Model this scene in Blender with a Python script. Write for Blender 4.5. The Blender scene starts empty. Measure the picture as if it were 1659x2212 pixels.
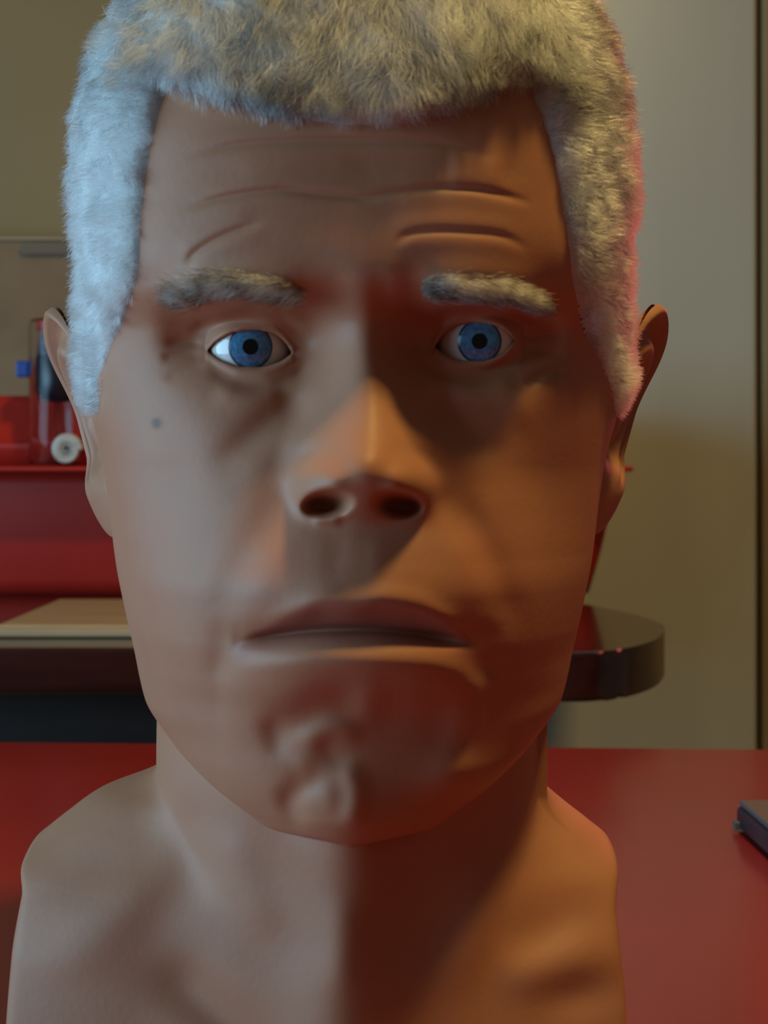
import bpy, bmesh, math, random
import numpy as np
from mathutils import Vector, Matrix

C = bpy.context.scene.collection
SC = bpy.context.scene
R = math.radians
F = 3212.0            # focal length in pixels of the 1659x2212 frame
HOR = 1000.0          # pixel row of the horizon (level camera, lens shifted)
CX = 829.5
ZC = 0.95             # eye height of the camera
TT = 0.75             # top of the red table

# ------------------------------------------------------------------ camera
cam = bpy.data.objects.new('camera', bpy.data.cameras.new('camera'))
C.objects.link(cam)
cam.location = (0, 0, ZC)
cam.rotation_euler = (R(90), 0, 0)
cam.data.sensor_width = 36
cam.data.sensor_fit = 'AUTO'
cam.data.lens = 36 * F / 2212
cam.data.shift_y = (HOR - 1106) / 2212
cam.data.clip_start = 0.01
cam.data.dof.use_dof = True
cam.data.dof.focus_distance = 0.53
cam.data.dof.aperture_fstop = 20
SC.camera = cam

# ------------------------------------------------------------------ light
w = bpy.data.worlds.new('world')
SC.world = w
w.use_nodes = True
w.node_tree.nodes['Background'].inputs[0].default_value = (1.0, 0.9, 0.76, 1)
w.node_tree.nodes['Background'].inputs[1].default_value = 0.058


def area(name, loc, aim, sx, sy, col, power, spread=180):
    l = bpy.data.lights.new(name, 'AREA')
    l.shape = 'RECTANGLE'
    l.size, l.size_y = sx, sy
    l.color = col
    l.energy = power
    l.spread = R(spread)
    o = bpy.data.objects.new(name, l)
    C.objects.link(o)
    o.location = loc
    o.rotation_euler = (Vector(aim) - Vector(loc)).to_track_quat('-Z', 'Z').to_euler()
    return o


area('window_daylight', (-1.5, 0.17, 1.08), (0, 0.5, 0.98), 0.9, 1.5, (0.36, 0.70, 0.97), 29)
area('ceiling_lamp', (0.37, 0.265, 2.25), (0.0, 0.45, 0.98), 0.16, 0.16, (1.0, 0.72, 0.24), 13.5)
area('red_bounce_fill', (0.62, 1.45, 1.2), (0.05, 0.5, 1.0), 0.3, 0.4, (1.0, 0.14, 0.14), 1.4)  # added red light, standing in for bounce off something red out of view

SC.view_settings.view_transform = 'Standard'
SC.view_settings.look = 'None'
SC.view_settings.gamma = 1
SC.view_settings.exposure = 0
SC.view_settings.use_curve_mapping = False


# ------------------------------------------------------------------ helpers
def at(px, py, Y):
    return Vector(((px - CX) / F * Y, Y, ZC - (py - HOR) / F * Y))


def mat(name, col, rough=0.5, **kw):
    m = bpy.data.materials.new(name)
    m.use_nodes = True
    b = m.node_tree.nodes['Principled BSDF']
    b.inputs['Base Color'].default_value = (*col, 1)
    b.inputs['Roughness'].default_value = rough
    for k, v in kw.items():
        b.inputs[k.replace('_', ' ')].default_value = v
    return m


def noisy(m, c1, c2, scale=8, detail=6, stretch=(1, 1, 1), bump=0.0, lo=0.35, hi=0.65):
    nt = m.node_tree
    N, L = nt.nodes, nt.links
    b = N['Principled BSDF']
    tc = N.new('ShaderNodeTexCoord')
    mp = N.new('ShaderNodeMapping')
    mp.inputs['Scale'].default_value = stretch
    nz = N.new('ShaderNodeTexNoise')
    nz.inputs['Scale'].default_value = scale
    nz.inputs['Detail'].default_value = detail
    rp = N.new('ShaderNodeValToRGB')
    rp.color_ramp.elements[0].position = lo
    rp.color_ramp.elements[1].position = hi
    rp.color_ramp.elements[0].color = (*c1, 1)
    rp.color_ramp.elements[1].color = (*c2, 1)
    L.new(tc.outputs['Object'], mp.inputs[0])
    L.new(mp.outputs[0], nz.inputs['Vector'])
    L.new(nz.outputs[0], rp.inputs[0])
    L.new(rp.outputs[0], b.inputs['Base Color'])
    if bump:
        bp = N.new('ShaderNodeBump')
        bp.inputs['Strength'].default_value = bump
        bp.inputs['Distance'].default_value = 0.002
        L.new(nz.outputs[0], bp.inputs['Height'])
        L.new(bp.outputs[0], b.inputs['Normal'])
    return m


def empty(name, loc, label, cat, group=None):
    o = bpy.data.objects.new(name, None)
    C.objects.link(o)
    o.location = loc
    o['label'] = label
    o['category'] = cat
    if group:
        o['group'] = group
    return o


def link(name, me, m, parent=None, smooth=True):
    o = bpy.data.objects.new(name, me)
    C.objects.link(o)
    for x in (m if isinstance(m, (list, tuple)) else [m]):
        me.materials.append(x)
    if smooth:
        me.polygons.foreach_set('use_smooth', [True] * len(me.polygons))
    if parent:
        # vertices are given in world coordinates: bring them to the parent's frame
        p, off = parent, Vector((0, 0, 0))
        while p:
            off += Vector(p.location)
            p = p.parent
        me.transform(Matrix.Translation(-off))
        o.parent = parent
    return o


def bm_obj(name, bm, m, parent=None, smooth=False):
    me = bpy.data.meshes.new(name)
    bmesh.ops.recalc_face_normals(bm, faces=bm.faces)
    bm.to_mesh(me)
    bm.free()
    return link(name, me, m, parent, smooth)


def box(bm, x0, x1, y0, y1, z0, z1, bev=0.0, seg=2):
    r = bmesh.ops.create_cube(bm, size=1)
    vs = r['verts']
    for v in vs:
        v.co = Vector((x0 if v.co.x < 0 else x1, y0 if v.co.y < 0 else y1, z0 if v.co.z < 0 else z1))
    if bev:
        es = list({e for v in vs for e in v.link_edges})
        bmesh.ops.bevel(bm, geom=es, offset=bev, segments=seg, affect='EDGES', profile=0.5)
    return bm


def prism(bm, pts, z0, z1, bev=0.0, seg=3):
    vs = [bm.verts.new((p[0], p[1], z0)) for p in pts]
    f = bm.faces.new(vs)
    r = bmesh.ops.extrude_face_region(bm, geom=[f])
    nv = [g for g in r['geom'] if isinstance(g, bmesh.types.BMVert)]
    for v in nv:
        v.co.z = z1
    if bev:
        es = [e for e in bm.edges if abs(e.verts[0].co.z - e.verts[1].co.z) < 1e-7]
        bmesh.ops.bevel(bm, geom=es, offset=bev, segments=seg, affect='EDGES', profile=0.5)
    return bm


def lathe(bm, prof, cx, cy, n=40):
    rings = []
    for r, z in prof:
        if r < 1e-6:
            rings.append([bm.verts.new((cx, cy, z))])
        else:
            rings.append([bm.verts.new((cx + r * math.cos(2 * math.pi * k / n), cy + r * math.sin(2 * math.pi * k / n), z)) for k in range(n)])
    for a, b in zip(rings, rings[1:]):
        for k in range(n):
            k2 = (k + 1) % n
            if len(a) == 1 and len(b) == 1:
                continue
            if len(a) == 1:
                bm.faces.new((a[0], b[k], b[k2]))
            elif len(b) == 1:
                bm.faces.new((a[k], b[0], a[k2]))
            else:
                bm.faces.new((a[k], b[k], b[k2], a[k2]))
    return bm


def sstep(a, b, x):
    t = np.clip((x - a) / (b - a), 0, 1)
    return t * t * (3 - 2 * t)


def spl(pts, x):
    """smooth (monotone-ish cubic) interpolation through (x, y) points"""
    p = np.array(sorted(pts), float)
    xs, ys = p[:, 0], p[:, 1]
    d = np.diff(ys) / np.diff(xs)
    m = np.zeros(len(xs))
    m[1:-1] = np.where(d[:-1] * d[1:] > 0, 2 * d[:-1] * d[1:] / (d[:-1] + d[1:] + 1e-12), 0)
    m[0], m[-1] = d[0], d[-1]
    x = np.clip(x, xs[0], xs[-1])
    i = np.clip(np.searchsorted(xs, x) - 1, 0, len(xs) - 2)
    h = xs[i + 1] - xs[i]
    t = (x - xs[i]) / h
    return ((1 + 2 * t) * (1 - t) ** 2 * ys[i] + t * (1 - t) ** 2 * h * m[i]
            + t * t * (3 - 2 * t) * ys[i + 1] + t * t * (t - 1) * h * m[i + 1])


def smax(a, b, k):
    h = np.clip(0.5 + 0.5 * (a - b) / k, 0, 1)
    return b + (a - b) * h + k * h * (1 - h)


def catmull(pts, n=8):
    p = [np.array(q, float) for q in pts]
    p = [2 * p[0] - p[1]] + p + [2 * p[-1] - p[-2]]
    out = []
    for i in range(1, len(p) - 2):
        for k in range(n):
            t = k / n
            out.append(0.5 * (2 * p[i] + (p[i + 1] - p[i - 1]) * t + (2 * p[i - 1] - 5 * p[i] + 4 * p[i + 1] - p[i + 2]) * t * t
                              + (3 * p[i] - p[i - 1] - 3 * p[i + 1] + p[i + 2]) * t ** 3))
    out.append(p[-2])
    return np.array(out)


# ------------------------------------------------------------------ the room
m_wall = noisy(mat('wall_paint', (0.5, 0.45, 0.36), 0.75), (0.325, 0.225, 0.105), (0.36, 0.25, 0.122), 3, 4, bump=0.05)
m_door = noisy(mat('door_paint', (0.5, 0.48, 0.42), 0.32), (0.54, 0.49, 0.41), (0.61, 0.56, 0.47), 5, 4, (1, 1, 0.12), bump=0.03)
m_floor = noisy(mat('floor_wood', (0.2, 0.12, 0.07), 0.5), (0.16, 0.09, 0.05), (0.26, 0.16, 0.09), 4, 6, (1, 8, 1))
YW = 2.02
bm = box(bmesh.new(), -2.4, 2.2, -1.6, YW + .1, -.05, 0)
o = bm_obj('floor', bm, m_floor); o['kind'] = 'structure'
xd0 = at(790, 0, YW).x
xd1 = at(1634, 0, YW).x
bm = box(bmesh.new(), -2.4, xd0 - .02, YW, YW + .1, 0, 2.5)
o = bm_obj('wall_back', bm, m_wall); o['kind'] = 'structure'
bm = box(bmesh.new(), xd1 + .008, 2.2, YW - .004, YW + .1, 0, 2.5, .004)
o = bm_obj('wall_right_of_door', bm, m_wall); o['kind'] = 'structure'
o.name = 'wall_right'
bm = box(bmesh.new(), xd0 - .02, xd1 + .012, YW + .03, YW + .1, 0, 2.5)
o = bm_obj('wall_back', bm, m_wall); o['kind'] = 'structure'
bm = box(bmesh.new(), xd0 - .018, xd1, YW - .002, YW + .03, .01, 2.3, .005)
o = bm_obj('door_1', bm, m_door); o['kind'] = 'structure'

bm = box(bmesh.new(), -2.5, -2.4, -1.6, YW + .1, 0, 2.5)
o = bm_obj('wall_left', bm, m_wall); o['kind'] = 'structure'

# ------------------------------------------------------------------ red table
m_red = mat('red_lacquer', (0.42, 0.028, 0.018), 0.25, Coat_Weight=0.25, Coat_Roughness=0.14)
noisy(m_red, (0.245, 0.012, 0.008), (0.28, 0.015, 0.010), 6, 3)
t = empty('dining_table', (0, 0.45, 0), 'glossy red lacquered table carrying the lifelike head', 'table')
yaw = -0.0505
ca, sa = math.cos(yaw), math.sin(yaw)
pv = (0, 1.0535)
def rot(x, y):
    return (pv[0] + x * ca - y * sa, pv[1] + x * sa + y * ca)
pts = [rot(-.8, -1.2), rot(.8, -1.2), rot(.8, 0), rot(-.8, 0)]
bm_obj('tabletop', prism(bmesh.new(), pts, TT - .035, TT, .003), m_red, t)
for x, y in ((-.72, -1.12), (.72, -1.12), (.72, -.08), (-.72, -.08)):
    p = rot(x, y)
    b = bmesh.new()
    lathe(b, [(0, 0), (.022, 0), (.028, .35), (.034, .715), (0, .715)], p[0], p[1], 20)
    bm_obj('leg', b, m_red, t, True)

# ------------------------------------------------------------------ dark wooden console with a rounded end
m_mah = noisy(mat('mahogany', (0.05, 0.012, 0.008), 0.2, Coat_Weight=0.5, Coat_Roughness=0.08), (0.016, 0.005, 0.004), (0.035, 0.009, 0.006), 5, 8, (1, 9, 9))
m_mahm = noisy(mat('mahogany_dull', (0.03, 0.012, 0.008), 0.5), (0.02, 0.008, 0.005), (0.04, 0.015, 0.010), 5, 8, (1, 9, 9))
YF = 1.2
ZS = at(0, 1400, YF).z
sth = 106 / F * YF
cons = empty('console_table', (-.2, 1.55, 0), 'dark polished mahogany console table with rounded end, behind the red table', 'table')
xr = at(1436, 0, 1.36).x
pts = [(-1.0, YF), (-0.02, YF)]
# the front sweeps round into the right end
cp = [(at(1000, 0, 1.195).x, 1.195), (at(1230, 0, 1.17).x, 1.172), (at(1330, 0, 1.19).x, 1.19), (at(1400, 0, 1.23).x, 1.235),
      (at(1428, 0, 1.29).x, 1.29), (xr, 1.37), (xr - .01, 1.47), (xr - .05, 1.58), (xr - .13, 1.70), (xr - .22, 1.80), (xr - .3, 1.935)]
pts += [tuple(p) for p in catmull(cp, 14)]
pts += [(-1.0, 1.935)]
bm_obj('tabletop', prism(bmesh.new(), pts, ZS - sth, ZS, .0035, 3), m_mah, cons, False)
b = box(bmesh.new(), -.93, .08, 1.32, 1.9, ZS - sth - .07, ZS - sth, .003)
bm_obj('apron', b, m_mahm, cons)
for x, y in ((-.9, 1.35), (.04, 1.35), (.04, 1.87), (-.9, 1.87)):
    b = bmesh.new()
    lathe(b, [(0, 0), (.018, 0), (.03, .5), (.035, ZS - sth - .001), (0, ZS - sth - .001)], x, y, 20)
    bm_obj('leg', b, m_mahm, cons, True)

# board on the console
m_pine = noisy(mat('pale_wood', (0.42, 0.30, 0.17), 0.5), (0.36, 0.25, 0.14), (0.47, 0.34, 0.2), 6, 8, (1, 14, 1))
yb0 = (ZC - ZS - .010) * F / 350
yb1 = (ZC - ZS - .010) * F / 294
bx0 = at(-8, 0, yb0).x
bd = empty('wooden_board', (bx0 + .2, (yb0 + yb1) / 2, ZS), 'flat pale wooden board on the dark console, in front of the red tub', 'board')
b = box(bmesh.new(), bx0, bx0 + .42, yb0, yb1, ZS + .0005, ZS + .010, .002)
bm_obj('plank', b, m_pine, bd)
b = box(bmesh.new(), bx0 - .001, bx0 + .421, yb0 - .012, yb0 - .0002, ZS + .0005, ZS + .008, .002)
bm_obj('edge_strip', b, m_pine, bd)

# ------------------------------------------------------------------ red plastic tub with lid
m_tub = noisy(mat('red_plastic', (0.30, 0.012, 0.010), 0.45, Specular_IOR_Level=0.25), (0.40, 0.018, 0.010), (0.47, 0.024, 0.014), 5, 3)
YT = 1.67
tub = empty('storage_tub', (-.12, 1.79, ZS), 'big red plastic storage tub with stepped lid on the console', 'storage box')
def rrect(x0, x1, y0, y1, r, n=6):
    out = []
    for cx, cy, a0 in ((x1 - r, y1 - r, 0), (x0 + r, y1 - r, 90), (x0 + r, y0 + r, 180), (x1 - r, y0 + r, 270)):
        for k in range(n + 1):
            a = R(a0 + 90 * k / n)
            out.append((cx + r * math.cos(a), cy + r * math.sin(a)))
    return out
def loft(bm, secs, cap=True):
    rings = [[bm.verts.new((x, y, z)) for x, y in ps] for ps, z in secs]
    n = len(rings[0])
    for a, b2 in zip(rings, rings[1:]):
        for k in range(n):
            bm.faces.new((a[k], a[(k + 1) % n], b2[(k + 1) % n], b2[k]))
    if cap:
        bm.faces.new(rings[0][::-1]); bm.faces.new(rings[-1])
    return bm
xl, xr_b, xr_t = at(-150, 0, YT).x, at(1272, 0, YT + .04).x, at(1318, 0, YT + .04).x
zr = at(0, 1018, YT).z
secs = []
for k in range(9):
    u = k / 8
    x1 = xr_b + (xr_t - xr_b) * math.sin(u * math.pi / 2)
    g = .012 * (1 - math.sin(u * math.pi / 2))
    secs.append((rrect(xl + g, x1, YT - .006 * u + g, 1.92, .03), ZS + .0005 + (zr - ZS - .001) * u))
bm_obj('body', loft(bmesh.new(), secs), m_tub, tub, True)
# lid: flange (ledge), raised panel with a bead at its foot
zl1 = at(0, 985, YT).z
x1 = at(1338, 0, YT + .04).x
secs = [(rrect(xl - .012, x1, YT - .078, 1.93, .03), zr), (rrect(xl - .014, x1 + .001, YT - .08, 1.932, .03), zr + .003),
        (rrect(xl - .012, x1, YT - .078, 1.93, .03), zr + .0055)]
bm_obj('lid_flange', loft(bmesh.new(), secs), m_tub, tub, True)
za, zb, zt = at(0, 985, YT).z, at(0, 956, YT).z, at(0, 852, YT).z
xr2 = at(1300, 0, YT + .04).x
secs = [(rrect(xl, xr2 + .01, YT, 1.925, .03), zr + .0055), (rrect(xl, xr2 + .01, YT, 1.925, .03), zb - .008),
        (rrect(xl - .004, xr2 + .014, YT - .005, 1.93, .03), zb - .004), (rrect(xl, xr2 + .01, YT, 1.925, .03), zb + .001),
        (rrect(xl + .004, xr2, YT + .006, 1.92, .03), zb + .004),
        (rrect(xl + .008, xr2 - .004, YT + .010, 1.915, .03), zt - .008), (rrect(xl + .014, xr2 - .01, YT + .018, 1.905, .03), zt - .001),
        (rrect(xl + .03, xr2 - .03, YT + .035, 1.89, .02), zt)]
bm_obj('lid', loft(bmesh.new(), secs), m_tub, tub, True)

# ------------------------------------------------------------------ cardboard carton behind the tub, on the console
m_card = noisy(mat('cardboard', (0.34, 0.22, 0.13), 0.85), (0.25, 0.155, 0.085), (0.29, 0.185, 0.105), 20, 4)
m_carddark = mat('cardboard_shade', (0.20, 0.15, 0.11), 0.8)
cb = empty('cardboard_carton', (-.35, 1.975, 0), 'brown cardboard carton standing upright behind the red tub', 'box')
zc1 = at(0, 518, 1.94).z
cx0, cx1 = -.75, at(330, 0, 1.94).x
bm_obj('box_wall', box(bmesh.new(), cx0, cx1, 1.946, 2.005, 0.0005, zc1, .002), m_card, cb)
bm_obj('top_flap', box(bmesh.new(), cx0 - .001, cx1 + .001, 1.942, 2.006, zc1, zc1 + .004, .001), m_pine, cb)  # paler tone puts the light on the carton's top edge into the colour
b = bmesh.new()
ps = [(p[0], p[1]) for p in rrect(at(45, 0, 1.94).x, at(200, 0, 1.94).x, at(0, 549, 1.94).z, at(0, 525, 1.94).z, .0065, 5)]
va = [b.verts.new((p[0], 1.9455, p[1])) for p in ps]
vb = [b.verts.new((p[0], 1.938, p[1])) for p in ps]
b.faces.new(va); b.faces.new(vb[::-1])
for k in range(len(ps)):
    b.faces.new((va[k], va[(k + 1) % len(ps)], vb[(k + 1) % len(ps)], vb[k]))
bm_obj('hand_hole', b, m_carddark, cb)  # hand hole built as a solid piece, its shade put into the dark colour

# ------------------------------------------------------------------ clear tube, dark bottle in it, shell disc
m_clear = mat('clear_plastic', (0.95, 0.93, 0.93), 0.04, Transmission_Weight=1.0, IOR=1.25)
m_redcap = mat('red_cap', (0.55, 0.02, 0.03), 0.35)
m_navy = mat('dark_navy', (0.010, 0.012, 0.025), 0.3)
m_blue = mat('blue_tag', (0.01, 0.05, 0.30), 0.4)
m_haze = mat('grey_violet_plastic', (0.10, 0.09, 0.14), 0.3)
Yt = YT - .042
zf = zr + .0058
tx = at(122, 0, Yt).x
rt = 58 / F * Yt
tz = at(0, 692, Yt).z
tube = empty('clear_tube', (tx, Yt, zf), 'tall clear plastic tube standing on the red tub', 'tube')
b = bmesh.new()
lathe(b, [(0, zf), (rt - .006, zf), (rt - .0015, zf + .003), (rt, zf + .008), (rt, tz - .004), (rt - .002, tz), (0, tz),
          ][:6] + [(rt - .0022, tz - .004), (rt - .0018, zf + .009), (rt - .005, zf + .004), (0, zf + .0035)], tx, Yt, 48)
bm_obj('tube_wall', b, m_clear, tube, True)
bot = empty('small_bottle', (tx, Yt, zf + .006), 'dark navy bottle with red cap and blue tag, inside the clear tube', 'bottle')
zz = lambda py: at(0, py, Yt).z
b = bmesh.new()
lathe(b, [(0, zz(872)), (.016, zz(870)), (.022, zz(855)), (.0235, zz(835)), (.0235, zz(775)), (.0215, zz(770)), (0, zz(770))], tx + .001, Yt, 32)
bm_obj('body', b, m_navy, bot, True)
b = bmesh.new()
lathe(b, [(0, zz(769.5)), (.0225, zz(769)), (.020, zz(740)), (.0175, zz(722)), (0, zz(721))], tx + .001, Yt, 32)
bm_obj('shoulder', b, m_haze, bot, True)
b = bmesh.new()
lathe(b, [(0, zz(720.5)), (.0215, zz(720)), (.0215, zz(696)), (.020, zz(693)), (0, zz(693))], tx + .001, Yt, 32)
bm_obj('cap', b, m_redcap, bot, True)
b = bmesh.new()
lathe(b, [(0, zf + .0045), (.004, zf + .0045), (.003, zf + .02), (.003, zz(870.5)), (0, zz(870.5))], tx + .001, Yt, 16)
bm_obj('stem', b, m_clear, bot, True)
tag = box(bmesh.new(), at(36, 0, Yt).x, at(66, 0, Yt).x - .0005, Yt - .006, Yt + .006, zz(815), zz(780), .002)
bm_obj('blue_tag', tag, m_blue, tube)

m_shell = noisy(mat('shell', (0.55, 0.52, 0.46), 0.4), (0.40, 0.37, 0.33), (0.62, 0.60, 0.56), 60, 3)
m_shelld = mat('shell_dark', (0.16, 0.14, 0.12), 0.5)
Ys = YT - .066
sx, sz, sr = at(146, 0, Ys).x, at(0, 983, Ys).z, 36 / F * Ys
sz = zf + sr
shell = empty('spiral_disc', (sx, Ys, zf), 'small white spiral shell disc standing beside the clear tube', 'shell')
b = bmesh.new()
n, turns, m_ = 220, 3.2, 10
rings = []
for i in range(n + 1):
    u = i / n
    a = 2 * math.pi * turns * u
    rr = sr * .80 * (1 - u) ** 0.9 + .0005
    wr = sr * .20 * (1 - u * .8)
    c = Vector((sx + rr * math.cos(a), Ys - .004 - .004 * u, sz + rr * math.sin(a)))
    rad = Vector((math.cos(a), 0, math.sin(a)))
    rings.append([b.verts.new(c + rad * wr * math.cos(2 * math.pi * k / m_) + Vector((0, -1, 0)) * wr * math.sin(2 * math.pi * k / m_)) for k in range(m_)])
for a_, b_ in zip(rings, rings[1:]):
    for k in range(m_):
        b.faces.new((a_[k], a_[(k + 1) % m_], b_[(k + 1) % m_], b_[k]))
b.faces.new(rings[0]); b.faces.new(rings[-1][::-1])
bm_obj('whorl', b, m_shell, shell, True)
b = bmesh.new()
bmesh.ops.create_uvsphere(b, u_segments=24, v_segments=12, radius=1)
for v in b.verts:
    v.co = Vector((sx + v.co.x * sr * .78, Ys + .002 + v.co.y * .004, sz + v.co.z * sr * .78))
bm_obj('core', b, m_shelld, shell, True)

# ------------------------------------------------------------------ dark case at the edge of the table
m_case = noisy(mat('dark_case', (0.035, 0.035, 0.045), 0.4), (0.030, 0.030, 0.042), (0.045, 0.045, 0.052), 40, 2)
m_casetop = mat('case_top', (0.09, 0.095, 0.095), 0.45)
k0 = at(1592, 1792, .811)
kc = empty('flat_case', (k0.x + .06, .72, TT), 'flat dark blue-black case lying on the red table', 'case')
def rect_rot(x0, x1, y0, y1, a):
    c_, s_ = math.cos(a), math.sin(a)
    return [(k0.x + x * c_ - y * s_, k0.y + x * s_ + y * c_) for x, y in ((x0, y0), (x1, y0), (x1, y1), (x0, y1))]
an = R(1.5)
bm_obj('case_body', prism(bmesh.new(), rect_rot(0, .12, -.21, 0, an), TT + .0005, TT + .0135, .003), m_case, kc, True)
bm_obj('case_lid', prism(bmesh.new(), rect_rot(.001, .119, -.209, -.001, an), TT + .0135, TT + .0165, .001), m_casetop, kc)
bm_obj('clasp', prism(bmesh.new(), rect_rot(-.003, 0.0002, -.008, -.002, an), TT + .002, TT + .006, .0005), m_casetop, kc)

# ================================================================== THE HEAD
XA, YA = (766 - CX) / F * .49, 0.49
rng = np.random.default_rng(7)


def zof(py, Y):
    return ZC - (py - HOR) / F * Y


def tab(rows):           # rows: (py, Y at which py is measured, value) -> points in z
    return [(zof(py, Y), v) for py, Y, v in rows]


HP = .4826 / F
head_w = tab([(py, .475, hp * HP) for py, hp in (
    (-165, 0), (-155, 150), (-130, 270), (-80, 390), (0, 478), (100, 530), (200, 557), (350, 573), (500, 574), (650, 570), (800, 562),
    (900, 553), (1000, 541), (1100, 528), (1200, 516), (1300, 497), (1400, 474), (1500, 446))]
    + [(1600, .46, 395 / F * .46), (1690, .445, 320 / F * .445), (1760, .435, 240 / F * .435), (1800, .43, 190 / F * .43), (1832, .42, 132 / F * .42), (1852, .415, 78 / F * .415), (1862, .415, 30 / F * .415), (1866, .415, 2 / F * .415)])
front_Y = tab([(py, Y, Y) for py, Y in (
    (-190, .49), (-180, .475), (-140, .453), (-60, .434), (0, .427), (100, .419), (250, .411), (400, .408), (520, .406), (600, .408), (700, .418), (850, .422),
    (1000, .4165), (1100, .411), (1200, .407), (1300, .404), (1400, .4045), (1480, .408), (1550, .4125), (1620, .4145), (1700, .4155), (1770, .419),
    (1810, .4255), (1838, .434), (1858, .443))])
jaw_c = tab([(1250, .45, 0.0), (1380, .45, 0.0), (1480, .45, .004), (1560, .45, .012), (1640, .44, .024), (1720, .43, .036), (1800, .42, .046), (1862, .415, .052)])
back_B = tab([(-165, .49, 0.0), (-150, .49, .04), (-100, .49, .075), (0, .49, .10), (200, .49, .116), (450, .49, .12), (700, .49, .116),
              (900, .49, .10), (1100, .49, .085), (1300, .49, .075), (1500, .49, .07)])
head_n = tab([(-165, .47, 2.0), (100, .47, 2.25), (500, .45, 2.35), (900, .45, 2.15), (1200, .45, 2.0)])
Z_TOP = zof(-164, .475)
Z_CHIN = zof(1865, .415)


def ray_ell(st, ct, cx, cy, a, b):
    """distance from the axis to the far wall of an ellipse centred (cx, cy) (x sideways, y forward); 0 where missed"""
    A = (st / a) ** 2 + (ct / b) ** 2
    B = -(st * cx / a ** 2 + ct * cy / b ** 2)
    Cq = (cx / a) ** 2 + (cy / b) ** 2 - 1
    D = B * B - A * Cq
    r = np.where(D > 0, (-B + np.sqrt(np.maximum(D, 0))) / A, 0)
    return np.maximum(r, 0)


def base_radius(th, z):
    st, ct = np.sin(th), np.cos(th)
    # skull and jaw
    wh = np.maximum(spl(head_w, z), 1e-5)
    fr = np.maximum(YA - spl(front_Y, z), 1e-5)
    bk = np.maximum(spl(back_B, z), 1e-5)
    n = spl(head_n, z)
    jc = spl(jaw_c, z)
    up = z > zof(1380, .45)
    d = np.where(ct > 0, fr, bk)
    r_up = (np.abs(st / wh) ** n + np.abs(ct / d) ** n) ** (-1 / n)
    r_jw = ray_ell(st, ct, 0, jc, wh, np.maximum(fr - jc, .002))
    r_jb = (np.abs(st / wh) ** 2 + np.abs(ct / d) ** 2) ** (-.5)
    r_jaw = np.where(ct > 0, r_jw, np.where(jc < .01, r_jb, np.minimum(r_jb, .05)))
    r = np.where(up, r_up, r_jaw)
    r = np.where((z > Z_TOP) | (z < Z_CHIN), 0, r)
    # the head is widest just in front of the ears
    zz_ = (z - zof(770, .49)) / (zof(600, .49) - zof(770, .49))
    r = r + .0046 * np.exp(-((np.abs(th) - R(92)) / R(19)) ** 2) * np.exp(-np.abs(zz_) ** 3)
    # neck
    nw = spl(tab([(1250, .48, .040), (1420, .48, .061), (1520, .48, .0640), (1650, .48, .0642), (1800, .48, .064), (1950, .48, .069), (2212, .48, .082), (2500, .48, .09)]), z)
    nf = spl(tab([(1250, .45, .02), (1420, .45, .04), (1600, .44, .048), (1850, .44, .049), (2000, .44, .050), (2150, .44, .053), (2350, .44, .056)]), z)
    ncx = spl(tab([(1500, .48, -.0022), (1800, .48, -.0025), (2212, .48, -.006)]), z)
    r_n = ray_ell(st, ct, ncx, -.012, nw, nf + .012)
    r_n = np.where(ct < 0, np.maximum(r_n, ray_ell(st, ct, 0, -.01, nw, .065)), r_n)
    r_n = np.where(z > zof(1260, .47), 0, r_n)
    r = smax(r, r_n, .0035)
    # shoulders, cut off upright at the sides
    sw = spl(tab([(1630, .5, .025), (1660, .5, .051), (1690, .5, .065), (1720, .5, .077), (1770, .5, .088), (1815, .5, .097), (1870, .5, .110), (2010, .5, .130), (2212, .5, .14), (2500, .5, .14)]), z)
    sd = spl(tab([(1610, .5, .020), (1640, .5, .028), (1750, .5, .040), (1900, .5, .052), (2212, .48, .062), (2450, .48, .066)]), z)
    r_s = ray_ell(st, ct, -.0115, -.02, sw, sd + .006)
    r_s = np.where(z > zof(1612, .5), 0, r_s)
    r = smax(r, r_s, .010)
    return r


def soft_clip(x, lo, hi, k):
    x = hi - np.where(hi - x > k, hi - x, k * np.exp(np.clip((hi - x - k) / k, -50, 0)))
    return lo + np.where(x - lo > k, x - lo, k * np.exp(np.clip((x - lo - k) / k, -50, 0)))


def base_points(th, z):
    r = base_radius(th, z)
    x = XA + r * np.sin(th)
    y = YA - r * np.cos(th)
    # upright cuts where the arms would start
    hi_l = spl(tab([(1560, .5, -.30), (1600, .5, (50 - CX) / F * .5), (1850, .5, (52 - CX) / F * .5), (1900, .5, (57 - CX) / F * .49), (2000, .5, (45 - CX) / F * .485), (2212, .5, (32 - CX) / F * .478), (2500, .5, (32 - CX) / F * .475)]), z)
    hi_r = spl(tab([(1560, .5, .30), (1600, .5, (1332 - CX) / F * .5), (1840, .5, (1334 - CX) / F * .5), (1930, .5, (1322 - CX) / F * .49), (2100, .5, (1338 - CX) / F * .482), (2500, .5, (1342 - CX) / F * .478)]), z)
    low = z < zof(1600, .5)
    x = np.where(low, soft_clip(x, hi_l, hi_r, .004), x)
    return x, y


NT, NZ = 620, 820
u = np.linspace(-1, 1, NT, endpoint=False)
TH = np.pi * (0.62 * u + 0.38 * u ** 3)           # denser in front
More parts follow.
